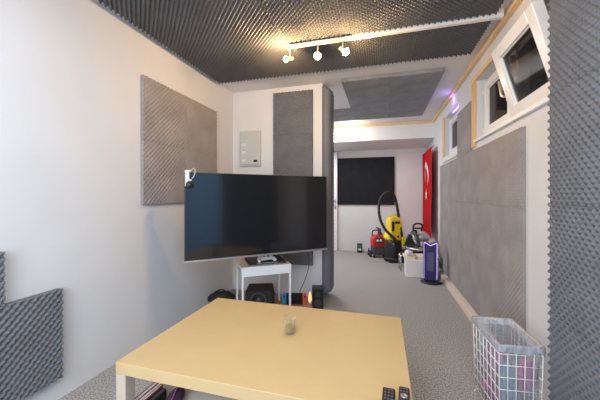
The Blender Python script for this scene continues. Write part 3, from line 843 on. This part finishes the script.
obj('lid', bx((-.088, .078, -.083, .093, .265, .305)), M['boxwhite'], t, bevel=.003)
# stool with chrome legs
t = thing('low_stool', 'low stool with thin chrome legs next to the white box', 'stool', (.325, 4.72, 0), .1)
obj('seat', bx((-.065, .065, -.08, .08, .235, .255)), M['black'], t, bevel=.006)
for a_ in (-.057, .057):
    for b_ in (-.07, .07):
        bm = bmesh.new(); tube(bm, [(a_, b_, .235), (a_ * 1.05, b_ * 1.05, 0)], .008, 8); obj('leg', bm, M['chrome'], t)
obj('crossbar', (lambda m_: (tube(m_, [(-.058, -.072, .11), (.058, -.072, .11)], .006, 8), m_)[1])(bmesh.new()), M['chrome'], t)
obk = thing('tool_crate', 'dark crate behind the white box carrying the mitre saw', 'crate', (.545, 4.83, 0), 0)
obj('crate_body', bx((-.14, .17, -.14, .14, 0, .30)), M['blackmat'], obk, bevel=.01)
obj('handle', bx((-.05, .07, -.15, -.14, .20, .23)), M['darkgrey'], obk, bevel=.003)
t = thing('mitre_saw', 'black and silver mitre saw with loop handle on dark crate', 'power tool', (.525, 4.82, .302), math.radians(12))
t.scale = (1.12, 1.12, 1.12)
bm = bmesh.new(); lathe(bm, [(.13, 0), (.14, .01), (.14, .03), (.12, .035)], 28); box(bm, -.19, .19, .02, .07, 0, .035); obj('base', bm, M['silver'], t)
bm = bmesh.new(); tube(bm, smooth_path([(.02, .10, .03), (.0, .10, .14), (-.03, .04, .22), (-.03, -.02, .25)]), .028, 10); obj('arm', bm, M['black'], t)
bm = bmesh.new(); lathe(bm, [(.001, -.02), (.11, -.02), (.12, -.01), (.12, .01), (.11, .02), (.001, .02)], 28, Matrix.Translation((-.03, -.01, .15)) @ Matrix.Rotation(PI / 2 * .8, 4, 'Y')); obj('blade_guard', bm, M['darkgrey'], t)
bm = bmesh.new(); lathe(bm, [(.001, .0215), (.085, .0215), (.086, .024), (.03, .026), (.028, .034), (.001, .034)], 28, Matrix.Translation((-.03, -.01, .15)) @ Matrix.Rotation(PI / 2 * .8 + PI, 4, 'Y')); obj('blade', bm, M['chrome'], t)
bm = bmesh.new(); lathe(bm, [(.045, -.0), (.055, .02), (.055, .12), (.045, .15), (.001, .155)], 20, Matrix.Translation((.0, .0, .17)) @ Matrix.Rotation(PI / 2, 4, 'Y')); obj('motor', bm, M['silver'], t)
bm = bmesh.new(); tube(bm, smooth_path([(-.06, -.03, .25), (-.065, -.04, .33), (-.03, -.04, .36), (.03, -.04, .36), (.055, -.04, .33), (.045, -.03, .26)]), .013, 8); box(bm, -.05, .04, -.05, -.03, .29, .31); obj('loop_handle', bm, M['black'], t)
t = thing('tool_case', 'slanted black tool case leaning between vacuum and mitre saw', 'case', (.31, 5.02, 0), 0)
mt = Matrix.Translation((0, 0, 0)) @ Matrix.Rotation(.36, 4, 'Y')
bm = bmesh.new(); box(bm, -.085, .10, -.03, .03, .038, .52, 0, mt); obj('shell', bm, M['blackmat'], t, bevel=.015)
bm = bmesh.new(); tube(bm, smooth_path([mt @ Vector((-.04, 0, .52)), mt @ Vector((-.035, 0, .56)), mt @ Vector((.035, 0, .56)), mt @ Vector((.04, 0, .52))]), .009, 8); obj('carry_handle', bm, M['black'], t)
# brown handled toolbox on right of the saw
t = thing('tool_bag', 'grey-brown open tool tray behind the tower heater under flag', 'tool tray', (.655, 5.15, 0), 0)
obj('tray', bx((-.0, .08, -.12, .12, 0, .38)), M['card'], t, bevel=.006)
obj('side_clip', bx((-.004, .0, -.04, .04, .28, .33)), M['silver'], t)

# ---------------------------------------------------------------- tower heater
t = thing('tower_heater', 'indigo tower heater outlined in violet light on round base', 'heater', (.622, 4.14, 0), math.radians(-4))
bm = bmesh.new(); lathe(bm, [(.001, 0), (.130, 0), (.134, .006), (.127, .016), (.06, .030), (.001, .032)], 32); obj('base', bm, M['black'], t)
bm = bmesh.new(); pl = [(-.078, .03), (.078, .03), (.084, .10), (.084, .535), (.045, .525), (0, .505), (-.045, .53), (-.084, .545), (-.084, .10)]
prism(bm, [(a - .012, b) for a, b in pl], -.04, .07); obj('body', bm, M['navy'], t, bevel=.012, seg=3)
bm = bmesh.new(); box(bm, -.052, .028, -.044, -.038, .16, .40)
for k in range(12): box(bm, -.050, .026, -.047, -.043, .168 + k * .019, .175 + k * .019)
obj('grille', bm, M['grille'], t)
bm = bmesh.new(); tube(bm, [(-.089, -.041, .06), (-.090, -.041, .53)], .0016, 6); tube(bm, [(.064, -.041, .05), (.066, -.041, .525)], .0026, 6)
tube(bm, [(-.090, -.041, .53), (-.055, -.041, .515), (-.012, -.041, .488), (.035, -.041, .512), (.066, -.041, .525)], .0042, 6)
obj('light_strip', bm, M['led'], t)
bm = bmesh.new(); tube(bm, smooth_path([(.05, .06, .30), (.10, .08, .28), (.125, .09, .15), (.10, .12, .01)]), .004, 6); obj('power_cord', bm, M['black'], t)

# ---------------------------------------------------------------- lights
def light(name, kind, loc, power, col=(1, 1, 1), size=.1, rot=None, sizey=None, spot=None, blend=.5, tgt=None):
    l = bpy.data.lights.new(name, kind); l.energy = power; l.color = col
    if kind == 'AREA':
        l.size = size
        if sizey: l.shape = 'RECTANGLE'; l.size_y = sizey
    else: l.shadow_soft_size = size
    if kind == 'SPOT': l.spot_size = spot; l.spot_blend = blend
    o = bpy.data.objects.new(name, l); C.objects.link(o); o.location = loc
    if tgt: o.rotation_euler = (Vector(tgt) - Vector(loc)).to_track_quat('-Z', 'Y').to_euler()
    if rot: o.rotation_euler = rot
    return o
WARM = (1, .62, .28)
for i, (p, dv) in enumerate(heads):
    light('spot_lamp', 'POINT', p, (22, 6, 12)[i], WARM, .015)
light('spot_beam', 'SPOT', heads[1][0], 14, (1, .82, .58), .02, spot=math.radians(110), blend=.9, tgt=(-.3, 1.3, .45))
light('room_fill', 'AREA', (-.35, -1.1, 2.15), 58, (.93, .97, 1), 1.6, tgt=(-.4, 2.4, .9), sizey=1.2)  # added soft fill behind the camera, no real fitting there
light('overhead_fill', 'AREA', (-.5, .45, 2.34), 18, (.93, .97, 1), 1.3, rot=(0, 0, 0), sizey=.6)  # added unseen fill to light the tabletop from above
light('alcove_fill', 'AREA', (-1.25, 4.6, 2.33), 42, (.97, .98, 1), .6, tgt=(-.6, 4.7, 0))  # added fill hidden behind the stub wall to brighten the far end
light('violet_lamp', 'POINT', (.80, 3.9, 2.30), .5, (.4, .2, 1), .01)
light('far_lamp', 'POINT', (-.53, 5.10, 2.22), 5, (1, .8, .55), .03)
light('low_fill', 'AREA', (-.95, -1.0, 1.0), 26, (.80, .91, 1), .7, tgt=(-1.0, 3, .5))  # added unseen fill for the wall below the television

w = bpy.data.worlds.new('world'); sc.world = w; w.use_nodes = True
w.node_tree.nodes['Background'].inputs[0].default_value = (.02, .018, .016, 1)
w.node_tree.nodes['Background'].inputs[1].default_value = .4
sc.view_settings.view_transform = 'Standard'
sc.view_settings.look = 'None'
sc.view_settings.exposure = 0
try:
    sc.cycles.use_denoising = True
    sc.cycles.max_bounces = 10; sc.cycles.diffuse_bounces = 6; sc.cycles.caustics_refractive = False; sc.cycles.caustics_reflective = False
    sc.cycles.sample_clamp_indirect = 4
except Exception: pass
